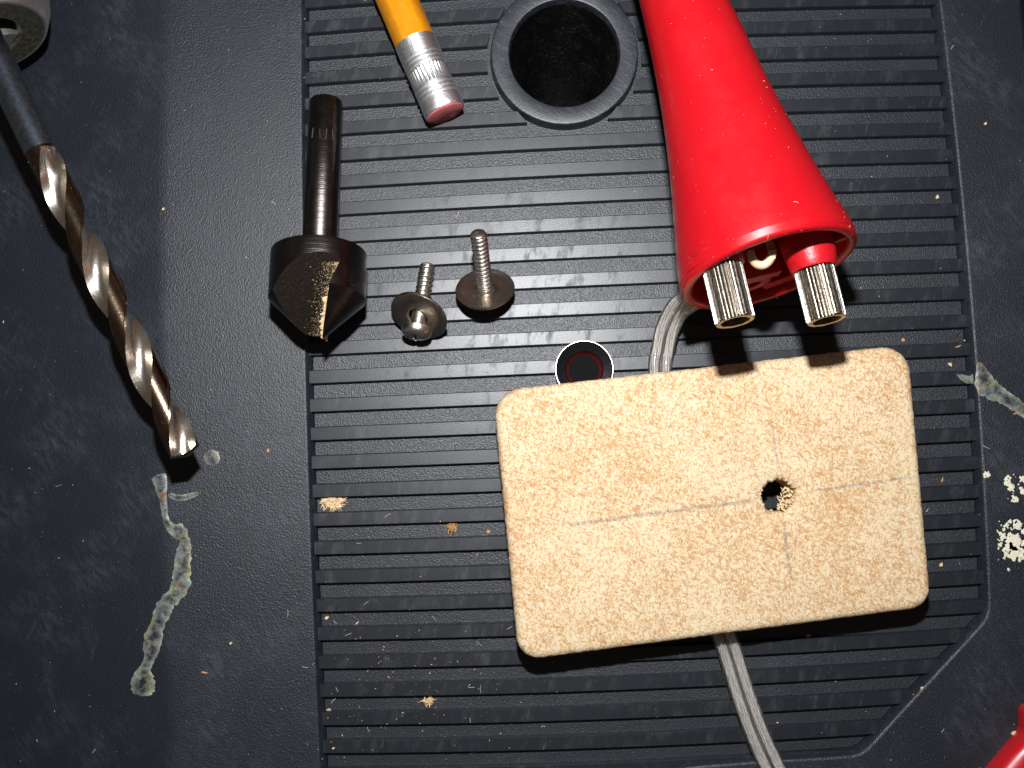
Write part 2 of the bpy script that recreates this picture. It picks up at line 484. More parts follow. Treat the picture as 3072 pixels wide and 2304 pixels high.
for z in zz+[FLEN]:
    dep = 1.0 if z < FLEN-7 else math.sqrt(max(0, 1-((z-FLEN+7)/7)**1.6))
    phi = 2*math.pi*(z-12.6)/LEAD
    pts = []
    for k in range(NS):
        th = 2*math.pi*k/NS + phi
        r = drill_r(2*math.pi*k/NS, dep)
        zo = z
        if z == 0: zo = (RD-r)*-.10 + .55*max(0, r/RD-.8)
        pts.append(Vector((r*math.cos(th), r*math.sin(th), zo)))
    cur = m.ring(pts)
    if last:
        for k in range(NS):
            k2 = (k+1) % NS
            rm = drill_r(2*math.pi*(k+.5)/NS, 1.0)
            m.cur = 1 if rm < RD*.945 and dep > .02 else 0
            m.face((last[k], last[k2], cur[k2], cur[k]))
        m.cur = 0
    else:
        cpt = m.ring([Vector((0,0,-.75))])[0]
        for k in range(NS): m.face((cur[(k+1) % NS], cur[k], cpt))
    last = cur
m.build('fluted_body', ['drill','flute'], drill, smooth=32)
m = MB(); m.lathe([(RD*.9985,FLEN-.01),(RD*1.0,FLEN+.4),(RD*1.0,flen+4)], 48, cap1=True); m.build('shank', 'shank', drill)

# ------------------------------------------------------------------ pencil
PH = 3.05
p_e, p_u = px(1335, 338, PH), px(1246, 128, PH)
pa = (p_u-p_e); pa.z = 0; pa.normalize()
pc = thing('pencil', 'orange hexagonal pencil with silver ferrule and worn pink eraser', 'pencil', frame(p_e, pa, Vector((0,0,1))))
PR = 129/2/(F/(CD-PH))
fl_len = 11.2
prof = [(PR*.955,0.0),(PR*.985,.12),(PR,.5),(PR*1.0,1.9)]
z = 1.9
for zc in (2.25, 2.95, 3.65):
    prof += [(PR*.995,zc-.22),(PR*.925,zc-.08),(PR*.925,zc+.06),(PR*1.0,zc+.22)]
prof += [(PR*1.0,4.1)]
prof2 = [(PR*1.0,6.6)]
for zc in (7.0, 7.7, 8.4):
    prof2 += [(PR*.995,zc-.22),(PR*.925,zc-.08),(PR*.925,zc+.06),(PR*1.0,zc+.22)]
prof2 += [(PR*1.0,9.0),(PR*1.0,fl_len-.12),(PR*1.005,fl_len),(PR*.93,fl_len+.03)]
m = MB(); seg = 128
def rr(r, z, k):
    th = 2*math.pi*k/seg
    j = .028*PR*noise.noise(Vector((math.cos(th)*1.3, math.sin(th)*1.3, z*.25)))
    return (r+j)
rows = prof + [(-1, 4.3), (-1, 6.4)] + prof2
last = None
for r, z in rows:
    pts = []
    for k in range(seg):
        th = 2*math.pi*k/seg
        q = rr(r, z, k) if r > 0 else rr(PR*(.985 if (k//2) % 2 else .935), z, k)
        pts.append(Vector((q*math.cos(th), q*math.sin(th), z)))
    cur = m.ring(pts)
    if last: m.bridge(last, cur)
    last = cur
m.build('ferrule', 'silver', pc, smooth=38)
m = MB(); last = None
for r, z in ((PR*.94,.6),(PR*.945,-.05),(PR*.925,-.22),(PR*.84,-.34),(PR*.5,-.42),(.3,-.46)):
    cur = m.ring([Vector((r*math.cos(2*math.pi*k/48), r*math.sin(2*math.pi*k/48), z+.12*noise.noise(Vector((math.cos(2*math.pi*k/48)*r*.6, math.sin(2*math.pi*k/48)*r*.6, 1))))) for k in range(48)])
    if last: m.bridge(last, cur)
    last = cur
m.cap(last); m.build('eraser', 'eraser', pc)
m = MB(); last = None
for z in (fl_len-.02, fl_len+.05, 60):
    pts = []
    for k in range(6):
        for da in (-.08, .08):
            a = math.pi/3*k + math.pi/6 + da
            pts.append(Vector((PR*.985*math.cos(a), PR*.985*math.sin(a), z)))
    cur = m.ring(pts)
    if last: m.bridge(last, cur)
    else: m.cap(cur, True)
    last = cur
m.cap(last); m.build('barrel', 'pencil', pc, smooth=45)

# ------------------------------------------------------------------ countersink bit
A, B = px(978, 306, 2.45), px(958, 762, 7.2)
ca_ = (A-B).normalized()                        # from head to shank end
cs = thing('countersink_bit', 'black steel countersink bit with conical head and wood dust in its flute', 'countersink', frame(B, ca_, Vector((1,0,0))))
RH = 290/2/(F/(CD-7.2)); RS = 104/2/(F/(CD-4)); SLN = (A-B).length
LC = 6.7
# local: z toward shank, x right of the photo, y = up or down; work out sign of 'up'
up_l = (cs.matrix_world.to_3x3().inverted() @ Vector((0,0,1))); uy = 1 if up_l.y > 0 else -1
m = MB(); m.lathe([(RS*.98,.3),(RS*.965,-.05),(RS*.965,.35),(RS,.45),(RS,SLN-.35),(RS-.12,SLN-.1),(RS-.35,SLN)][2:], 64, cap0=True, cap1=True)
m.build('shank', 'csk', cs)
m = MB(); m.lathe([(RS+.1,.0),(RH-.25,.0),(RH-.06,-.06),(RH,-.25),(RH,-LC),(.35,-LC-RH+.35),(.05,-LC-RH+.36)], 96, cap0=True, cap1=True)
head = m.build('head', ['csk','csk_face'], cs, smooth=30)
# V-shaped flute: broad face y = y0 ..., rake face on the right
al, be = 1.02, .30
def zf(x, y): return -2.75 - al*(RH-y) + be*x     # broad face: z (axis) as function of height y(up) and x
def xb(z): return 3.95 + (z+3.2)*(3.5/10.6)       # rake face x at axis position z
cut = MB()
lo_, hi_ = -12, 12
pts = []
# prism between broad face and the far tip side, left of the rake face
def P(x, y, z): return Vector((x, y*uy, z))
ztop = 4.0; zbot = -24.0
def yf(x, z): return RH - (-2.75 + be*x - z)/al    # height of the broad face at x, z
c0 = [(-12, ztop), (xb(ztop), ztop), (xb(zbot), zbot), (-12, zbot)]
r0 = cut.ring([P(x, yf(x, z), z) for x, z in c0]); r1 = cut.ring([P(x, 30, z) for x, z in c0])
cut.cur = 1; cut.bridge(r0, r1); cut.cap(r0); cut.cap(r1, True)
cuto = cut.build('cutter', ['csk','csk_face'], cs, smooth=0)
boolean(head, cuto)
# stamped strokes on the shank
for k, (t, a0, s1) in enumerate(((17.5,-.55,.5),(17.2,-.05,-.45),(17.2,.32,.4),(17.3,.7,-.5))):
    m = MB(); pts = []
    for j in range(6):
        f = j/5-.5; a = math.pi/2*uy + (-a0-.12*f*s1)*uy; z = t+f*1.5
        pts.append(Vector((RS*1.002*math.cos(a), RS*1.002*math.sin(a), z)))
    m.tube(pts, .055, 5); m.build('stamped_stroke', 'nickel', cs)

# ------------------------------------------------------------------ screws and washers
RT = 1.13
def make_screw(label, o, axis, group, thread_len, plain=.9):
    t = thing('machine_screw', label, 'screw', frame(o, axis, Vector((1,0,0))), group)
    m = MB(); seg = 28; last = None; z = 0.0; pitch = .70
    while z < thread_len:
        pts = []
        for k in range(seg):
            th = 2*math.pi*k/seg
            ph = (z/pitch - k/seg) % 1.0
            tri = abs(ph-.5)*2
            r = RT*(.80 + .21*min(1, tri*1.3))
            if z < plain: r = RT*.93
            e = thread_len - z
            if e < .3: r = min(r, RT*(.78+.22*e/.3))
            pts.append(Vector((r*math.cos(th), r*math.sin(th), z)))
        cur = m.ring(pts)
        if last: m.bridge(last, cur)
        else: m.cap(cur, True)
        last = cur; z += .08
    m.cap(last); m.build('threaded_shank', 'nickel', t, smooth=60)
    m = MB(); m.lathe([(RT*.9,0.02),(2.02,.0),(2.15,-.12),(2.14,-.62),(2.0,-1.05),(1.65,-1.40),(1.1,-1.62),(.5,-1.71),(.05,-1.72)], 40, cap0=True, cap1=True)
    h = m.build('head', 'nickel', t, smooth=50)
    c = MB(); c.box((0,0,-1.6), (1.25,.24,.75)); cu = c.build('cutter', 'nickel', t); boolean(h, cu)
    c = MB(); c.box((0,0,-1.6), (.24,1.25,.75)); cu = c.build('cutter', 'nickel', t); boolean(h, cu)
    return t
def make_washer(label, o, n, group):
    m = MB(); h = .2; ro, ri = 4.2, 1.42
    prof = [(ri,-h),(ri-.02,h-.05),(ri+.06,h),(ro-.28,h),(ro-.08,h-.05),(ro,h-.2),(ro,-h),(ri,-h)]
    m.lathe([(r + 0, z - .02*((r-ri)/(ro-ri))**2) for r, z in prof], 72)
    o_ = m.build('washer', 'washer', None, frame(o, n, Vector((1,0,0))), smooth=40)
    return tag(o_, label, 'washer', group)
n2 = Vector((-.03, math.sin(R_(38)), math.cos(R_(38)))).normalized()
w2 = px(1455, 866, 2.62)
make_washer('round washer lying under the upright screw, seen from the thread side', w2, n2, 'washers on the screws')
make_screw('small screw standing upright with its thread pointing away from its head', w2 - n2*.35, n2, 'small screws between countersink and handle', 10.4, .3)
a1, b1 = px(1252, 982, 3.25), px(1281, 806, 1.25)
d1 = (b1-a1).normalized()
make_screw('small screw lying on its side with its slotted head towards the viewer', a1, d1, 'small screws between countersink and handle', (b1-a1).length+.6, 2.4)
w1 = px(1256, 948, 3.25)
make_washer('round washer leaning on the lying screw, seen from the head side', w1, Vector((-.33,-.73,.60)), 'washers on the screws')

# ------------------------------------------------------------------ red handle with two knurled posts
sc_ = 3072/2212
aa, pp = Vector((.29, .957)), Vector((.957, -.29))
stations = [(-260,130,1402),(-100,140,1403),(100,150,1404),(250,160,1405),(400,179,1408),(520,207,1413),(635,237,1415),(730,269,1416),(810,301,1417),(880,332,1417.5),(945,363,1418.5),(990,385,1420),(1022,395,1419.5)]
def hz(al_): return 20.5 - (1030-al_)*sc_/25.0*math.tan(R_(8.5))
axis_pts, axis_r = [], []
for al_, wd, md in stations:
    q = aa*al_ + pp*md; h = hz(al_)
    axis_pts.append(px(q.x*sc_, q.y*sc_, h)); axis_r.append(wd*sc_/2/(F/(CD-h))*.985)
HA = (axis_pts[-1]-axis_pts[5]).normalized()     # toward the mouth
mouth = axis_pts[-1]
hd = thing('plastic_handle', 'glossy red plastic handle widening to an open mouth with two knurled metal posts', 'handle', frame(mouth, HA, Vector((1,0,0))))
hm = hd.matrix_world.copy(); hmi = hm.inverted()
loc = lambda p: (hmi @ (Vector(p)*S))/S
HX, HY = hm.to_3x3() @ Vector((1,0,0)), hm.to_3x3() @ Vector((0,1,0))
def catm(P0, P1, P2, P3, t):
    return .5*((2*P1)+(-P0+P2)*t+(2*P0-5*P1+4*P2-P3)*t*t+(-P0+3*P1-3*P2+P3)*t**3)
fine = []
n = len(axis_pts)
for i in range(n-1):
    for k in range(8):
        t = k/8; ix = [max(0,i-1), i, i+1, min(n-1,i+2)]
        fine.append((catm(*[axis_pts[j] for j in ix], t), catm(*[axis_r[j] for j in ix], t)))
m = MB(); seg = 96; last = None
def hring(c, r, fy=1.0):
    c = loc(c); return [Vector((c.x+r*math.cos(2*math.pi*k/seg), c.y+fy*r*math.sin(2*math.pi*k/seg), c.z)) for k in range(seg)]
f0 = fine[0]
for q in (.25,.6,.85): 
    cur = m.ring(hring(f0[0]-HA*(.5*(1-q)*f0[1]), f0[1]*math.sqrt(q)))
    if last: m.bridge(last, cur)
    else: m.cap(cur, True)
    last = cur
for c, r in fine:
    cur = m.ring(hring(c, r)); m.bridge(last, cur); last = cur
RM = axis_r[-1]
for dz, dr in ((.0,0),(.10,-.10),(.22,-.13),(.34,-.05),(.9,-.06),(1.15,-.2),(1.28,-.5),(1.25,-1.0),(1.1,-1.22),(.6,-1.35),(-3,-1.75),(-9,-2.9),(-15,-4.6)):
    hr_ = [Vector((q.x, q.y, q.z - .09*q.y*min(1, max(0, (dz+4)/4)))) for q in hring(mouth+HA*dz, RM+dr)]
    cur = m.ring(hr_); m.bridge(last, cur); last = cur
m.cap(last)
m.build('shell', 'red', hd, smooth=50)
def post(p0, p1, rad, bl_):
    a = loc(p0); b = loc(p1); d = (b-a); L = d.length
    fm = frame(a, d.normalized(), Vector((0,1,0)))
    m = MB(); NSP = 32; seg = NSP*4; last = None
    rows = [(-1.4,0),(L-.22,0),(L-.1,1),(L,2)]
    pat = (1.0, .98, .84, .86)
    for z, mode in rows:
        pts = []
        for k in range(seg):
            th = 2*math.pi*k/seg
            r = rad*(pat[k % 4] if mode == 0 else (min(pat[k % 4], .965) if mode == 1 else .925))
            pts.append(Vector((r*math.cos(th), r*math.sin(th), z)))
        cur = m.ring(pts)
        if last: m.bridge(last, cur)
        last = cur
    m.cur = 1
    def cr_(r, z): return m.ring([Vector((r*math.cos(2*math.pi*k/seg), r*math.sin(2*math.pi*k/seg), z+.05*noise.noise(Vector((k*.2, r, z))))) for k in range(seg)])
    c1 = cr_(rad*.90, L+.02); m.bridge(last, c1); c2 = cr_(rad*.72, L-.02); m.bridge(c1, c2)
    m.cur = 2
    c3 = cr_(rad*.66, L-.35); m.bridge(c2, c3); c4 = cr_(rad*.6, L-2.6); m.bridge(c3, c4); m.cap(c4)
    o = m.build('knurled_post', ['knurl','brass_end','knurl_bore'], hd, fm, smooth=25)
    # red boss the post is pressed into
    m = MB(); m.lathe([(rad*1.42,-bl_),(rad*1.20,-.9),(rad*1.15,-.35),(rad*1.10,-.05),(rad*1.03,.0),(rad*.9,-.1)], 48)
    m.build('post_boss', 'red_inner', hd, fm)
PRAD = 123/2/(F/(CD-25.2))
post(px(2167, 803, 24.8), px(2206, 966, 25.9), PRAD, 1.9)
post(px(2443, 812, 22.6), px(2481, 962, 23.5), PRAD, 4.5)
# bracket block with a hole, and the cream wire loop behind it
m = MB(); m.lathe([(1.15,-8),(1.2,-.25),(1.45,-.05),(2.25,-.05),(2.5,-.25),(2.65,-8)], 40)
m.build('screw_boss', 'red_inner', hd, Matrix.Translation(Vector((-1.0,-4.9,1.3))*S))
m = MB(); m.box((-.6,-2.2,-2.2), (2.6,.9,3.4)); m.build('cross_web', 'red_inner', hd, smooth=0)
m = MB(); m.box((3.0,-6.4,-2.4), (2.2,1.2,3.6), Matrix.Rotation(.45, 3, 'Z')); m.build('cross_web', 'red_inner', hd, smooth=0)
wl = []
for k in range(15):
    a = math.pi*k/14
    p = px(2284 + 33*math.cos(a), 752 + 44*math.sin(a), 25.5 - 1.0*math.sin(a) - (4 if k in (0,14) else 0))
    wl.append(loc(p))
wl = [wl[0]+Vector((0,0,-5))] + wl + [wl[-1]+Vector((0,0,-5))]
m = MB(); m.tube(wl, .52, 10); m.build('wire', 'wire', hd)
m = MB(); m.box((8.4,2.6,-.9), (1.3,.5,1.2), Matrix.Rotation(.5, 3, 'Z')); m.build('latch_tab', 'red_inner', hd, smooth=0)

# ------------------------------------------------------------------ particle board
BZ, BT = 7.3, 5.3
corn = [px(1477,1172,BZ), px(1556,1987,BZ), px(2802,1823,BZ), px(2730,1030,BZ)]   # ccw from top left
corr = [3.9, 2.9, 3.1, 3.5]
ctr = sum(corn, Vector())/4
bx = (corn[3]-corn[0]+corn[2]-corn[1]).normalized()
bfm = frame(Vector((ctr.x, ctr.y, BZ)), Vector((0,0,1)), bx)
binv = bfm.inverted(); bl = lambda p: (binv @ (Vector(p)*S))/S
hole = bl(px(2337, 1489, BZ)); HR = 2.3
pts = []
lc = [bl(c) for c in corn]
for i in range(4):
    a, b, c = lc[i-1], lc[i], lc[(i+1) % 4]
    d1_, d2_ = (a-b).normalized(), (c-b).normalized(); r = corr[i]
    ang = d1_.angle(d2_); tl = r/math.tan(ang/2)
    p0, p2 = b+d1_*tl, b+d2_*tl; cen = b + (d1_+d2_).normalized()*r/math.sin(ang/2)
    v0, v2 = p0-cen, p2-cen
    for k in range(17):
        t = k/16; v = v0.slerp(v2, t) if False else (v0*math.sin((1-t)*(math.pi-ang))+v2*math.sin(t*(math.pi-ang)))/math.sin(math.pi-ang)
        pts.append(cen+v)
    nb = lc[(i+1) % 4]; r2 = corr[(i+1) % 4]
    d3 = (lc[(i+2) % 4]-nb).normalized(); an2 = (-d2_).angle(d3); pe = nb - d2_*(r2/math.tan(an2/2))
    st = int((pe-p2).length/.35)
    for k in range(1, st): pts.append(p2.lerp(pe, k/st))
NP = len(pts)
def wob(p, s_, k_=1.1): return noise.noise(Vector((p.x*k_, p.y*k_, s_)))
def outring(off, z, j, seed):
    out = []
    for i, p in enumerate(pts):
        t = (pts[(i+1) % NP]-pts[i-1]).normalized(); nn = Vector((t.y, -t.x, 0))
        if nn.dot(p) < 0: nn = -nn
        out.append(Vector((p.x, p.y, 0)) - nn*(off + j*wob(p, seed)+ j*.6*wob(p, seed+5, 3.3)) + Vector((0,0,z+j*.35*wob(p, seed+9))))
    return out
def inring(r, z, j, seed):
    out = []
    for p in pts:
        d = (p-hole); d.z = 0; d.normalize()
        rr_ = r*(1+j*noise.noise(Vector((d.x*2.2, d.y*2.2, seed)))+j*.7*noise.noise(Vector((d.x*6, d.y*6, seed+3))))
        out.append(Vector((hole.x, hole.y, 0)) + d*rr_ + Vector((0,0,z)))
    return out
m = MB()
R0 = [m.ring(outring(o_, z_, j_, sd)) for o_, z_, j_, sd in
      ((1.05,-BT,.08,1),(.25,-BT+.1,.1,1),(0,-BT+.5,.12,1),(0,-1.25,.10,2),(.10,-.75,.10,3),(.35,-.32,.09,3),(.75,-.09,.07,3),(1.25,0,.02,4))]
I0 = [m.ring(inring(HR*f, z_, j_, sd)) for f, z_, j_, sd in ((1.75,0,.10,4),(1.15,-.10,.20,2),(1.0,-.35,.22,2),(.95,-1.2,.15,6),(.93,-BT,.10,7))]
chain = R0 + I0
for a, b in zip(chain, chain[1:]): m.bridge(a, b)
m.bridge(chain[-1], chain[0])
def board_mat():
    g = G('particle board')
    base = g.mix(g.ramp(g.noise(.9, 5, .6), .3, .7), (.735,.605,.41), (.69,.555,.36))
    dens = g.noise(.085, 4, .62)
    dens2 = g.ramp(dens, .40, .66)
    c = base
    for k, (sx, sy, rz, th, col) in enumerate((
        (1.1,3.6,20,.80,(.46,.23,.075)),(1.2,3.4,-50,.80,(.52,.28,.10)),(1.3,4.0,80,.82,(.42,.19,.06)),
        (1.9,5.2,-15,.76,(.55,.31,.12)),(2.0,5.0,50,.76,(.50,.26,.09)),(2.4,6.5,105,.78,(.40,.20,.07)),
        (.75,1.9,35,.90,(.47,.21,.08)),(.8,2.1,-70,.90,(.50,.27,.10)))):
        v = g.map((sx*1.45, sy*1.4, 1), R_(rz), (k*7.3, k*3.1, 0))
        v2 = g.n('VectorMath', props=dict(operation='ADD'), _0=v, _1=g.n('VectorMath', props=dict(operation='SCALE'), _0=g.noise(1.6, 2, .5, out=1), Scale=.5))
        vc = g.n('TexVoronoi', out=1, Vector=v2, Scale=1.0, Randomness=1.0)
        sep = g.n('SeparateColor', _0=vc)
        thr = g.math('SUBTRACT', th+.10, g.math('MULTIPLY', dens2, .17))
        dist = g.n('TexVoronoi', props=dict(feature='DISTANCE_TO_EDGE'), Vector=v2, Scale=1.0)
        mk = g.math('MULTIPLY', g.math('GREATER_THAN', sep, thr), g.ramp(dist, .02, .12))
        c = g.mix(g.math('MULTIPLY', mk, .56), c, col)
    for k, (rz, s1) in enumerate(((30,2.2),(-35,2.5),(85,2.4))):
        f = g.ramp(g.noise(s1, 3, .6, g.map((1, 6.0, 1), R_(rz), (k*5, 2, 0))), .60, .70)
        c = g.mix(g.math('MULTIPLY', f, g.math('ADD', .05, g.math('MULTIPLY', dens2, .16))), c, (.52,.35,.19))
    for k, (rz, s1) in enumerate(((10,2.0),(-60,2.2))):
        f = g.ramp(g.noise(s1, 3, .6, g.map((1, 5.0, 1), R_(rz), (k*3, 9, 0))), .60, .70)
        c = g.mix(g.math('MULTIPLY', f, .30), c, (.80,.69,.50))
    # pencil cross: each stroke is a soft broken graphite line on the face
    sep = g.nt.nodes.new('ShaderNodeSeparateXYZ'); g.nt.links.new(g.co, sep.inputs[0]); X, Y = sep.outputs[0], sep.outputs[1]
    tot = None
    for (p0, p1, wd, op) in ((PL[0],PL[1],.24,.66),(PL[2],PL[3],.20,.66),(PL[4],PL[5],.16,.6),(PL[6],PL[7],.26,.68)):
        d = (p1-p0); L = d.length; d.normalize()
        rx, ry = g.math('SUBTRACT', X, p0.x), g.math('SUBTRACT', Y, p0.y)
        al_ = g.math('ADD', g.math('MULTIPLY', rx, d.x), g.math('MULTIPLY', ry, d.y))
        ac = g.math('ADD', g.math('MULTIPLY', rx, -d.y), g.math('MULTIPLY', ry, d.x))
        ac = g.math('ADD', ac, g.math('MULTIPLY', g.math('SUBTRACT', g.noise(.5, 2), .5), .5))
        mk = g.math('MULTIPLY', g.ramp(g.math('ABSOLUTE', ac), wd*1.5, wd*.4), g.math('MULTIPLY', g.ramp(al_, -.3, 1.5), g.ramp(al_, L+.3, L-1.0)))
        mk = g.math('MULTIPLY', mk, g.math('MULTIPLY', g.ramp(g.noise(2.2, 4, .7), .34, .60), op))
        tot = mk if tot is None else g.math('MAXIMUM', tot, mk)
    c = g.mix(tot, c, (.17,.155,.15))
    hgt = g.math('ADD', g.noise(2.0, 5, .7), g.math('MULTIPLY', g.noise(5, 3, .7), .4))
    g.set(Base_Color=c, Roughness=.82, Specular_IOR_Level=.15, Normal=g.bump(hgt, .16, .9))
    return g.m
PL = [bl(px(*q, BZ)) for q in ((1690,1577),(2265,1500),(2415,1476),(2745,1430),(2312,1245),(2334,1405),(2350,1572),(2373,1745))]
MAT['board'] = board_mat()
bo = m.build('particle_board', 'board', None, bfm, smooth=55)
tag(bo, 'tan particle board block with rounded corners, pencil cross and one drilled hole', 'wood block')
# torn fibres inside the drilled hole
m = MB()
for k in range(64):
    a = rnd.gauss(-.55, .75); r = HR*rnd.uniform(.62, 1.0); z0 = -rnd.uniform(.2, 3.0)
    p = Vector((hole.x+r*math.cos(a), hole.y+r*math.sin(a), z0))
    q = p + Vector((-math.cos(a)*rnd.uniform(.2,.9), -math.sin(a)*rnd.uniform(.2,.9), rnd.uniform(-.3,.4)))
    q += Vector((rnd.gauss(0,.4), rnd.gauss(0,.4), 0))
    md = (p+q)/2 + Vector((rnd.uniform(-.15,.15), rnd.uniform(-.15,.15), .1))
    m.tube([p, md, q], [.16,.12,.04], 4)
m.build('torn_fibre', 'chip', bo, smooth=0)

# ------------------------------------------------------------------ clear two-core cord
def smooth_path(pts, n=10):
    out = []
    for i in range(len(pts)-1):
        ix = [max(0,i-1), i, i+1, min(len(pts)-1,i+2)]
        for k in range(n): out.append(catm(*[pts[j] for j in ix], k/n))
    return out + [pts[-1]]
cp = [px(2135,850,13), px(2080,893,8.0), px(2035,925,4.6), px(2003,985,2.1), px(1988,1050,1.05), px(1980,1110,.9), px(1990,1250,.9), px(2040,1500,.9), px(2110,1750,.9),
      px(2183,1935,.9), px(2222,2060,.9), px(2272,2200,.9), px(2322,2310,.9), px(2400,2460,.9)]
path = smooth_path(cp)
cord = thing('electric_cord', 'clear two-core electric cord running from the red handle under the wood block', 'cord', at(path[0]))
o0 = path[0]
CR = .90
def side(i):
    t = (path[min(i+1,len(path)-1)]-path[max(i-1,0)]).normalized()
    return t.cross(Vector((0,0,1))).normalized()
def clear_mat():
    g = G('clear cord insulation')
    g.set(Base_Color=(.95,.92,.86), Roughness=.10, IOR=1.42, Transmission_Weight=.95, Normal=g.bump(g.noise(2, 3, .6, g.map((1,1,1))), .05, .8)); return g.m
MAT['clear'] = clear_mat()
MAT['strand'] = simple('tinned copper strands', (.98,.96,.92), .40, .4, bump=.05, bscale=5, var=.2)
m = MB(); last = None
for i, p in enumerate(path):
    s_ = side(i); z = Vector((0,0,1)); t = (path[min(i+1,len(path)-1)]-path[max(i-1,0)]).normalized(); z = s_.cross(t).normalized()
    if z.z < 0: z = -z
    pr = []
    for k in range(28):
        a = 2*math.pi*k/28
        x = math.cos(a); y = math.sin(a)
        cxx = .70 if x > 0 else -.70
        rx = 1.72*x; ry = CR*y*(1 - .30*math.exp(-(x/.22)**2))
        ry = (CR*math.copysign(math.sqrt(max(0, 1-((abs(rx)-.82)/.90)**2)), y))*(1-.0)
        pr.append(p-o0 + s_*rx + z*ry)
    cur = m.ring(pr)
    if last: m.bridge(last, cur)
    else: m.cap(cur, True)
    last = cur
m.cap(last); m.build('insulation', 'clear', cord, smooth=60)
for sg in (-1, 1):
    m = MB()
    for j in range(7):
        pts_ = []
        for i, p in enumerate(path):
            s_ = side(i); a = i*.05 + j*2*math.pi/7
            pts_.append(p-o0 + s_*(sg*.82+.33*math.cos(a)) + Vector((0,0,.33*math.sin(a))))
        m.tube(pts_, .135, 6)
    m.build('conductor', 'strand', cord, smooth=60)

# ------------------------------------------------------------------ small ring behind the board
RZ = 1.45
rc = px(1753, 1108, RZ); rr0 = 88/(F/(CD-RZ))
rg = thing('socket_ring', 'small black ring with a silver rim and red bore behind the wood block', 'ring', at((rc.x, rc.y, 0)))
m = MB(); m.lathe([(rr0-.16,-1.2),(rr0-.16,RZ-.06),(rr0-.22,RZ-.1),(2.75,RZ-.1),(2.6,RZ-.2),(2.55,RZ-.4)], 64); m.build('face', 'black_gloss', rg)
m = MB(); m.lathe([(rr0,-1.2),(rr0,RZ-.08),(rr0-.05,RZ-.02),(rr0-.10,RZ-.02),(rr0-.17,RZ-.10)], 64); m.build('rim', 'nickel', rg)
m = MB(); m.lathe([(2.55,RZ-.4),(2.42,.5),(2.25,.15)], 48); m.cur = 1; m.lathe([(2.25,.15),(1.5,.08)], 48, cap1=True); m.build('bore', ['red_lining','pit_shade'], rg)

# ------------------------------------------------------------------ red grip at the lower right corner
g0, g1 = px(3105, 2150, 4.0), px(3010, 2420, 4.0)
m = MB(); last = None
dv = (g1-g0); L = dv.length; dv.normalize(); sd = Vector((-dv.y, dv.x, 0))
if sd.x > 0: sd = -sd
m = MB()
gp = [px(x+20, y+10, 3.0) for x, y in ((3074,2112),(3062,2128),(3061,2160),(3056,2196),(3012,2245),(2962,2306),(2900,2384),(2860,2450))]
gi = smooth_path(gp, 5)
rowsg = [(.0,FZ+.05),(-.05,1.6),(.0,2.6),(.35,3.3),(.9,3.75),(1.9,4.1),(4,4.3),(9,4.3)]
back = Vector((1, -.35, 0)).normalized()
last = None
for off_, z in rowsg:
    cur = m.ring([Vector((p.x, p.y, 0)) + back*off_*(1.0) + Vector((0,0,z)) for p in gi])
    if last: m.bridge(last, cur, False)
    last = cur
end = m.ring([m.v[i] + back*14 for i in last]); m.bridge(last, end, False)
end2 = m.ring([Vector((m.v[i].x, m.v[i].y, FZ+.05)) for i in end]); m.bridge(end, end2, False)
gr = m.build('tool_grip', 'red', smooth=60); tag(gr, 'red plastic tool grip poking into the lower right corner of the tray', 'tool grip')

# ------------------------------------------------------------------ dried glue and paint
def glue_mat():
    g = G('dried translucent glue')
    at_ = g.nt.nodes.new('ShaderNodeAttribute'); at_.attribute_name = 'edge'
    e = at_.outputs['Fac']
    nz = g.noise(.9, 4, .65)
    col = g.mix(g.ramp(g.noise(.55, 3, .6), .45, .66), (.34,.37,.35), (.40,.40,.20))
    col = g.mix(g.math('MULTIPLY', g.ramp(g.noise(.8, 2, .5), .66, .70), .9), col, (.60,.27,.07))
    g.set(Base_Color=col, Roughness=.33, Normal=g.bump(g.noise(1.6, 4, .6), .12, 1))
    a = g.math('ADD', g.math('MULTIPLY', e, .55), g.math('MULTIPLY', g.ramp(nz, .40, .66), .55), clamp=True)
    a = g.math('MULTIPLY', a, .85)
    g.set(Alpha=a); return g.m
MAT['glue'] = glue_mat()
def ribbon(cpx, thick, seed, seg=9, zbase=None):
    m = MB(); m.recalc = False; last = None
    pts = []
    for i in range(len(cpx)-1):
        ix = [max(0,i-1), i, i+1, min(len(cpx)-1,i+2)]
        for k in range(6):
            v = [Vector(cpx[j]) for j in ix]; pts.append(catm(*v, k/6))
    pts.append(Vector(cpx[-1]))
    W3 = []
    for p in pts:
        q = px(p.x, p.y, FZ); W3.append(px(p.x, p.y, tray_z(q.x, q.y))); wd = [max(2, p.z)/21.3 for p in pts]
    nP = len(pts)
    for i, p in enumerate(W3):
        t = (W3[min(i+1,nP-1)]-W3[max(i-1,0)]).to_2d().normalized(); s_ = Vector((-t.y, t.x, 0))
        ef = 1.0
        if i == 0 or i == nP-1: ef = .25
        elif i == 1 or i == nP-2: ef = .75
        row = []
        for k in range(seg):
            f = 2*k/(seg-1)-1
            hw = wd[i]/2*ef*(1 + .22*noise.noise(Vector((i*.45, f*2+seed, seed))) + .12*noise.noise(Vector((i*1.7, f*2, seed))))
            q = p + s_*f*hw
            zz_ = tray_z(q.x, q.y) + .02 + thick*(1-f*f)**.6*(1+.5*noise.noise(q*.9))
            row.append(Vector((q.x, q.y, zz_))); m.at.append(min(1, abs(f)**2.2 + (1-ef)))
        cur = m.ring(row)
        if last: m.bridge(last, cur, False)
        last = cur
    return m
c3 = lambda L: [(x/1.835, 1400+y/1.835, w_/1.835) for x, y, w_ in L]
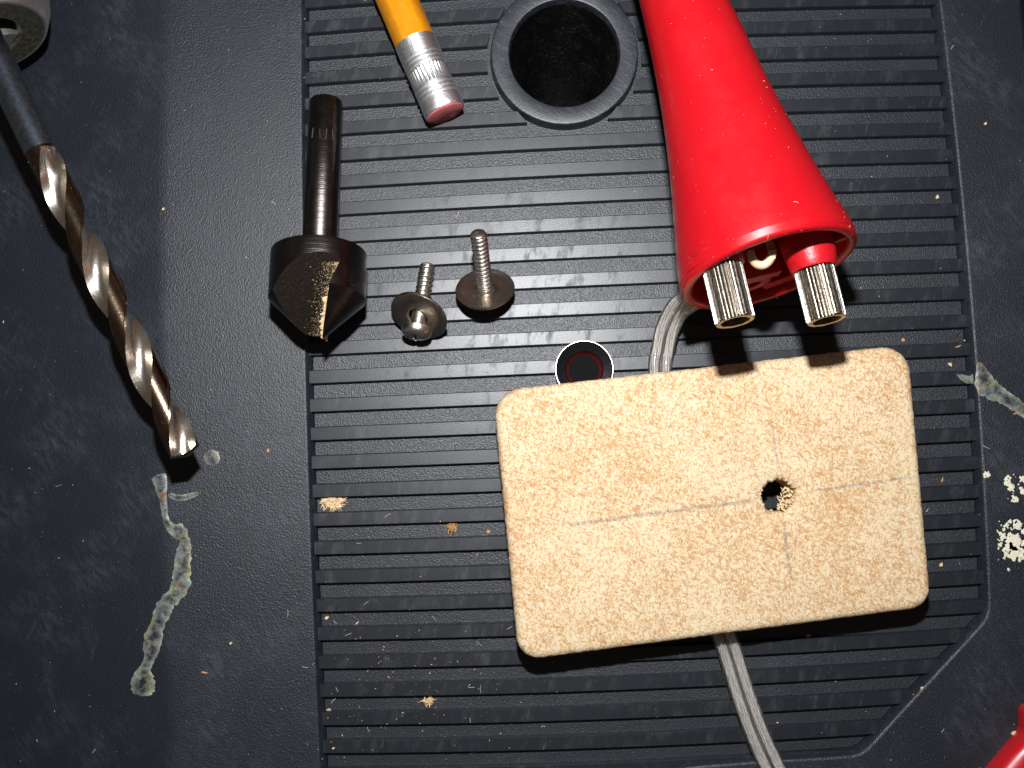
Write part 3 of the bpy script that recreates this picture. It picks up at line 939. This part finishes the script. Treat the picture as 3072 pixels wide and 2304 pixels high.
m = ribbon(c3([(872,45,85),(882,80,80),(893,150,52),(905,230,36),(915,290,36),(940,335,50),(985,360,85),(1015,395,50),(1018,440,70),(1008,500,85),(1002,570,92),(996,640,100),(965,705,85),(922,745,85),(895,800,95),(868,870,80),(848,930,100),(835,1000,95),(825,1055,62),(803,1105,62),(792,1150,115),(788,1200,140),(785,1240,120),(783,1262,70)]), .16, 3)
tag(m.build('glue_run', 'glue'), 'long wavy run of dried greenish glue below the drill bit tip', 'dried glue')
m = ribbon([(626,1352,26),(634,1368,44),(640,1385,40),(643,1396,16)], .10, 8)
tag(m.build('glue_spot', 'glue'), 'single small spot of dried glue right of the drill bit tip', 'dried glue')
m = ribbon(c3([(930,150,22),(955,165,30),(1000,172,34),(1050,160,30),(1095,145,18)]), .05, 12)
tag(m.build('glue_smear', 'glue'), 'thin curved glue smear just below the drill bit shadow', 'dried glue')
c6 = lambda L: [(2672+x/1.8425, 900+y/1.8425, w_/1.8425) for x, y, w_ in L]
m = ribbon(c6([(487,345,26),(500,385,56),(512,430,95),(530,475,120),(575,508,100),(625,535,80),(680,572,75),(735,612,66),(800,660,60)]), .14, 21)
tag(m.build('glue_smear', 'glue'), 'pale dried glue smear crossing the right rim of the tray', 'dried glue')
# the same glue run inside the recess
m = MB(); m.recalc = False
gl = [T(W-.6, 4*15-1.75+2.6, .1)]
gq = [px(x, y, .06) for x, y in ((2868,1122),(2890,1124),(2908,1128),(2924,1118),(2926,1142),(2920,1152),(2900,1150),(2880,1138))]
m.ring([sum(gq, Vector())/8 + Vector((0,0,.12))]); m.at.append(.9)
ri_ = m.ring(gq); m.at += [.4]*8
for k in range(8): m.face((0, ri_[k], ri_[(k+1) % 8]))
tag(m.build('glue_spot', 'glue'), 'pale glue lump on the rib end beside the right rim smear', 'dried glue')
m = MB(); m.recalc = False
for x, y, r in ((530,965,18),(522,975,9),(645,1000,26),(668,1040,18),(655,985,13),(728,990,18),(730,1058,18),(685,1100,18),(720,1040,9),(640,1245,14),(660,1225,10),(700,1245,24),(690,1225,12),(620,1310,16),(605,1290,11),(660,1300,13),(740,1280,16),(678,1345,44),(690,1395,42),(662,1370,36),(640,1400,18),(720,1420,18),(738,1350,15),(608,1352,11),(700,1300,11),(652,1490,8),(712,1440,9),(760,1330,22),(770,1000,26),(775,1390,20),(625,1270,9),(715,1330,8))+tuple((rnd.uniform(590,780), rnd.uniform(1210,1440), rnd.uniform(2.5,6)) for _ in range(38))+tuple((rnd.uniform(640,780), rnd.uniform(965,1110), rnd.uniform(2.5,5)) for _ in range(16)):
    X, Y = 2672+x/1.8425, 900+y/1.8425; c_ = px(X, Y, FZ); rad = r/1.8425/21.3
    npt = 22; pr = []; pi_ = []
    for k in range(npt):
        a = 2*math.pi*k/npt
        q = rad*(1+.75*noise.noise(Vector((math.cos(a)*1.3+x, math.sin(a)*1.3+y, 0)))+.45*noise.noise(Vector((math.cos(a)*2.4+x, math.sin(a)*2.4, y))))
        pr.append(Vector((c_.x+q*math.cos(a), c_.y+q*math.sin(a), FZ+.015))); pi_.append(Vector((c_.x+q*.75*math.cos(a), c_.y+q*.75*math.sin(a), FZ+.045)))
    a_, b_ = m.ring(pr), m.ring(pi_); m.bridge(a_, b_); m.cap(b_)
tag(m.build('paint_splatter', 'paint', smooth=60), 'cream paint splatter flakes on the right rim of the tray', 'paint splatter', kind='stuff')

# ------------------------------------------------------------------ wood chips, shaving, dust
def surf(x, y):
    """height of the tray surface at a photo pixel"""
    p = px(x, y, 0)
    if not inside(p.x, p.y): return tray_z(p.x, p.y)
    return None
def chip_mesh(mat, L, Wd, seed):
    r_ = random.Random(seed); m = MB(); n_ = 6; out = []
    for k in range(n_):
        a = 2*math.pi*k/n_ + r_.uniform(-.3,.3)
        out.append(Vector((L*math.cos(a)*r_.uniform(.45,1.25), Wd*math.sin(a)*r_.uniform(.45,1.3), r_.uniform(-.02,.14))))
    a = m.ring(out); b = m.ring([v*r_.uniform(.75,.95)+Vector((0,0,.05+r_.uniform(0,.09))) for v in out])
    m.bridge(a, b); m.cap(b); m.cap(a, True)
    return m.mesh('wood_chip', mat, 25)
meshes = [chip_mesh('chip', .42, .18, 1), chip_mesh('chip', .34, .22, 2), chip_mesh('chip', .5, .12, 3), chip_mesh('chip_brown', .4, .2, 4), chip_mesh('chip_brown', .5, .13, 5)]
big = [  # x, y, scale, rot, mesh, label
 (1465,1594,1.25,-.2,3,'brown oval wood chip lying alone left of the wood block'),
 (980,1854,1.15,.3,1,'blocky pale wood chip near the left ends of the ribs'),
 (1072,1868,.9,.9,2,'curled pale wood chip right of a blocky one on the ribs'),
 (987,2130,1.35,-.7,0,'long pale wood chip at the lower left ends of the ribs'),
 (2424,1908,1.25,.2,1,'cream wood chip under the lower edge of the wood block'),
 (614,2017,1.2,-.15,4,'orange wood splinter on the lower left rim'),
 (692,1930,.8,.4,1,'white speck of wood with a fibre on the lower left rim'),
 (804,1352,1.1,1.1,3,'tan wood chip on the left rim above the lower ribs'),
 (2812,592,1.15,1.3,1,'pale wood chip on the ribs near the upper right rim'),
 (2956,372,.95,.9,1,'small pale wood chip on the upper right rim'),
 (2708,1020,1.2,1.2,3,'brown wood chip touching the upper right corner of the wood block'),
 (2873,1040,1.15,.4,4,'curled wood chip on a rib right of the wood block'),
 (2894,1022,.7,.2,1,'tiny pale wood chip beside the right rim above a curled one'),
 (2850,1092,1.05,-1.0,0,'oblong pale wood chip between ribs right of the wood block'),
 (2826,1440,1.0,1.3,4,'slim tan wood chip between ribs right of the pencil cross'),
 (2781,1531,.8,1.0,4,'small wood chip next to the right side of the wood block'),
 (2823,1695,1.1,.9,1,'square pale wood chip between ribs at the block lower right'),
 (3046,1240,1.0,.5,4,'orange wood splinter below the glue on the right rim'),
 (3040,2200,1.3,.6,1,'pale wood chip lying at the edge of the red grip'),
 (2764,2064,.9,.5,0,'pale wood flake on the diagonal rim'),
 (1000,2245,.7,.3,1,'small pale wood chip between the lowest ribs at left'),
 (490,628,.9,.9,1,'single pale wood chip on the left rim beside the drill bit'),
 (2332,2168,.5,.2,1,'tiny wood chip on a rib right of the cord'),
 (1234,246,.5,.2,1,'tiny wood chip beside the pencil ferrule'),
]
def rest(x, y, up=.0):
    h = surf(x, y)
    p = px(x, y, 0)
    if h is None: return px(x, y, VALZ(x, y)+up)
    return px(x, y, h+up)
def tray_uv_inv(x, y):
    # which rib or valley is this pixel on: search v
    best = None
    d = RK @ Vector(((x-1536)*(1+K1['k']*(((x-1536)/1536)**2+((y-1152)/1536)**2))/F, (y-1152)*(1+K1['k']*(((x-1536)/1536)**2+((y-1152)/1536)**2))/F, 1))
    return K1['Y'] + d[1]*K1['D']/d[2]
def VALZ(x, y):
    f = (tray_uv_inv(x, y)/4.0) % 1.0
    return .02 if f > 1-(RW-.1)/4 else VZ+.03
for x, y, s_, rz, k, lab in big:
    p = rest(x, y)
    o = bpy.data.objects.new('wood_chip', meshes[k]); C.objects.link(o)
    o.matrix_world = Matrix.Translation(p*S) @ Matrix.Rotation(rz, 4, 'Z') @ Matrix.Scale(s_, 4)
    tag(o, lab, 'wood chip', 'wood chips scattered on the tray')
# fluffy shavings
def shaving(x, y, rx, ry, n_, label, mat='chip', seed=1):
    r_ = random.Random(seed); base = rest(x, y); m = MB()
    for k in range(n_):
        a = r_.uniform(0, 6.28); q = math.sqrt(r_.random())
        p = Vector((rx*q*math.cos(a), ry*q*math.sin(a)+.0, .1+.9*(1-q)*r_.random()))
        out = Vector((math.cos(a), math.sin(a)*.6, 0)); L = r_.uniform(.25, .75)*(1.25 if q > .8 else .7)
        d = (out*.5 + Vector((r_.gauss(0,.9), r_.gauss(0,.9), r_.uniform(-.2,.5)))).normalized()
        mid = p + d*L*.5 + Vector((r_.uniform(-.12,.12), r_.uniform(-.12,.12), .1)); e = p + d*L
        m.tube([p, mid, e], [r_.uniform(.04,.10), r_.uniform(.03,.08), .012], 4)
    for k in range(int(n_*.4)):
        a = r_.uniform(0, 6.28); q = .85*math.sqrt(r_.random())
        m.box((rx*q*math.cos(a), ry*q*math.sin(a), .25+.3*r_.random()), (r_.uniform(.10,.26)*rx/1.75, r_.uniform(.10,.24)*rx/1.75, .10), Matrix.Rotation(r_.uniform(0,3), 3, (r_.uniform(-.3,.3), r_.uniform(-.3,.3), 1)))
    return tag(m.build('wood_shaving', mat, None, at(base), smooth=0), label, 'wood shaving')
shaving(1000, 1506, 1.55, .9, 260, 'large fluffy pale wood shaving near the left ends of the ribs', seed=3)
shaving(1355, 1581, .6, .65, 60, 'small spiky brown wood shaving between ribs left of the wood block', 'chip_brown', seed=5)
shaving(1285, 2102, .7, .4, 60, 'loose tuft of pale wood fibres on the lowest ribs', seed=6)
# countless specks and fibres on the tray
m = MB(); m2 = MB()
def speck(m, p, s_, nrm=Vector((0,0,1)), r_=rnd):
    t = nrm.orthogonal().normalized(); b = nrm.cross(t); a = r_.uniform(0, 6.28)
    u, v = t*math.cos(a)+b*math.sin(a), b*math.cos(a)-t*math.sin(a)
    L, Wd = s_*r_.uniform(.5,1.4), s_*r_.uniform(.25,.6)
    q = m.ring([p+u*L, p+v*Wd, p-u*L, p-v*Wd, p+nrm*s_*.6])
    for k in range(4): m.face((q[k], q[(k+1) % 4], q[4]))
    m.face((q[3], q[2], q[1], q[0]))
def fibre(m, p, L, nrm=Vector((0,0,1)), r_=rnd, w_=.035):
    t = nrm.orthogonal().normalized(); b = nrm.cross(t); a = r_.uniform(0, 6.28)
    d = t*math.cos(a)+b*math.sin(a); e = nrm.cross(d); k = r_.uniform(-.5,.5)
    m.tube([p+nrm*.05, p+d*L*.35+e*k*L*.3+nrm*.08, p+d*L*.7+e*k*L*.5+nrm*.08, p+d*L+e*k*L*.3+nrm*.05], w_, 3, caps=False)
def on_tray(x, y, up=.02):
    return rest(x, y, up)
for _ in range(1500):
    x, y = rnd.uniform(0, 3072), rnd.uniform(0, 2304)
    cl = noise.noise(Vector((x*.0025, y*.0025, 4)))
    if rnd.random() > .40 + cl*.7 + (.25 if 940 < x < 1500 and y > 1750 else 0): continue
    p = on_tray(x, y)
    if (Vector((p.x, p.y, 0))-Vector((cc.x, cc.y, 0))).length < cc_r: continue
    speck(m, p, .05+.11*rnd.random()**3)
for _ in range(170):
    x, y = rnd.gauss(1230, 190), rnd.gauss(2060, 130)
    if 940 < x < 2500 and y < 2300: speck(m, on_tray(x, y), .05+.13*rnd.random()**2)
tag(m.build('wood_dust', 'chip', smooth=0), 'fine pale wood dust sprinkled over the whole black tray', 'wood dust', kind='stuff')
for _ in range(45):
    x, y = rnd.uniform(0, 3072), rnd.uniform(0, 2304)
    if rnd.random() < .35: x, y = rnd.gauss(1150, 180), rnd.gauss(2050, 150)
    p = on_tray(x, min(y, 2304))
    if (Vector((p.x, p.y, 0))-Vector((cc.x, cc.y, 0))).length < cc_r: continue
    fibre(m2, p, rnd.uniform(.3, 1.1), w_=.026)
tag(m2.build('dust_fibres', 'lint', smooth=0), 'thin pale dust fibres lying across the ribs and rim of the tray', 'fibres', kind='stuff')
# dust on the handle, the countersink flute and the drill
bpy.context.view_layer.update()
def dust_on(obj, n_, size, test, name, label, mat='chip', fib=0, pick=None, up=.01):
    me = obj.data; mw = obj.matrix_world; m3 = mw.to_3x3(); m = MB()
    polys = []; acc = 0; cum = []
    for p in me.polygons:
        c = mw @ p.center/S; nr = (m3 @ p.normal).normalized()
        if nr.dot((CAMP-c).normalized()) < .1: continue
        wgt = test(c, nr, p)
        if wgt <= 0: continue
        acc += wgt*p.area; cum.append(acc); polys.append(p)
    import bisect
    for _ in range(n_):
        p = polys[bisect.bisect(cum, rnd.random()*acc)]
        vs_ = [me.vertices[i].co for i in p.vertices]
        w_ = [rnd.random()**1.0+.001 for _ in vs_]; sm = sum(w_)
        q = sum((v*k for v, k in zip(vs_, w_)), Vector())/sm
        q = mw @ q/S; nr = (m3 @ p.normal).normalized()
        if pick and not pick(q): continue
        if rnd.random() < fib: fibre(m, q+nr*.02, rnd.uniform(.25, .65), nr, w_=.028)
        else: speck(m, q+nr*up, size*(.4+rnd.random()**2), nr)
    return tag(m.build(name, mat, smooth=0), label, 'wood dust', kind='stuff')
shell = [o for o in hd.children if o.name.startswith('shell')][0]
dust_on(shell, 300, .055, lambda c, n_, p: (1.6 if (mouth-c).dot(HA) < 5 else .8)*(1.0 if (mouth-c).dot(HA) < 36 else 0)*(1 if n_.z > .1 else .3), 'handle_dust', 'fine wood dust specks sticking to the red handle', fib=.045)
flu = [o for o in drill.children if o.name.startswith('fluted')][0]
dust_on(flu, 420, .10, lambda c, n_, p: max(0, noise.noise(c*.35+Vector((3,1,2)))+.12)*(1.5 if n_.x > .1 else .6), 'drill_dust', 'wood dust packed in patches along the drill bit flutes', fib=.10)
# heap in the countersink flute, thick along the cutting edge
mw = cs.matrix_world; m = MB()
hz_ = []
for j in range(40):
    z = -4.2 - j*.195
    wdt = (.3 + 1.2*min(1, j/16))*(1+.5*noise.noise(Vector((j*.35, 0, 3)))+.5*noise.noise(Vector((j*1.1, 4, 3))))*(1 if j < 34 else (40-j)/6)
    row = []
    for k in range(6):
        f = k/5; x = xb(z) - .03 - wdt*f
        row.append((mw @ (Vector((x, (yf(x, z) - .03 + .42*(1-f)**1.5*min(1, .3+j/14)*(1+.6*noise.noise(Vector((j*.5, k*.9, 1)))))*uy, z))*S))/S)
    hz_.append(m.ring(row))
for a_, b_ in zip(hz_, hz_[1:]): m.bridge(a_, b_, False)
for _ in range(5200):
    z = rnd.uniform(-12.6, -3.4)
    far_ = abs(rnd.gauss(0, 1))
    thick_ = .55 if z < -6 else .25
    x = xb(z) - .1 - far_*(thick_ if rnd.random() < .62 else 1.15)
    y = yf(x, z) + .03 + max(0, (.5-far_*.4))*rnd.random()
    if x < -2.5 or x*x+y*y > (RH-.2)**2 or (z < -LC and math.hypot(x, y) > RH-(-LC-z)-.15): continue
    p = (mw @ (Vector((x, y*uy, z))*S))/S
    speck(m, p, .03+.055*rnd.random()**2, (mw.to_3x3() @ Vector((0, uy, .6))).normalized())
tag(m.build('flute_dust', 'chip', smooth=0), 'pale wood dust piled along the countersink cutting edge', 'wood dust', kind='stuff')
# light dust on posts
for o in list(hd.children):
    pass
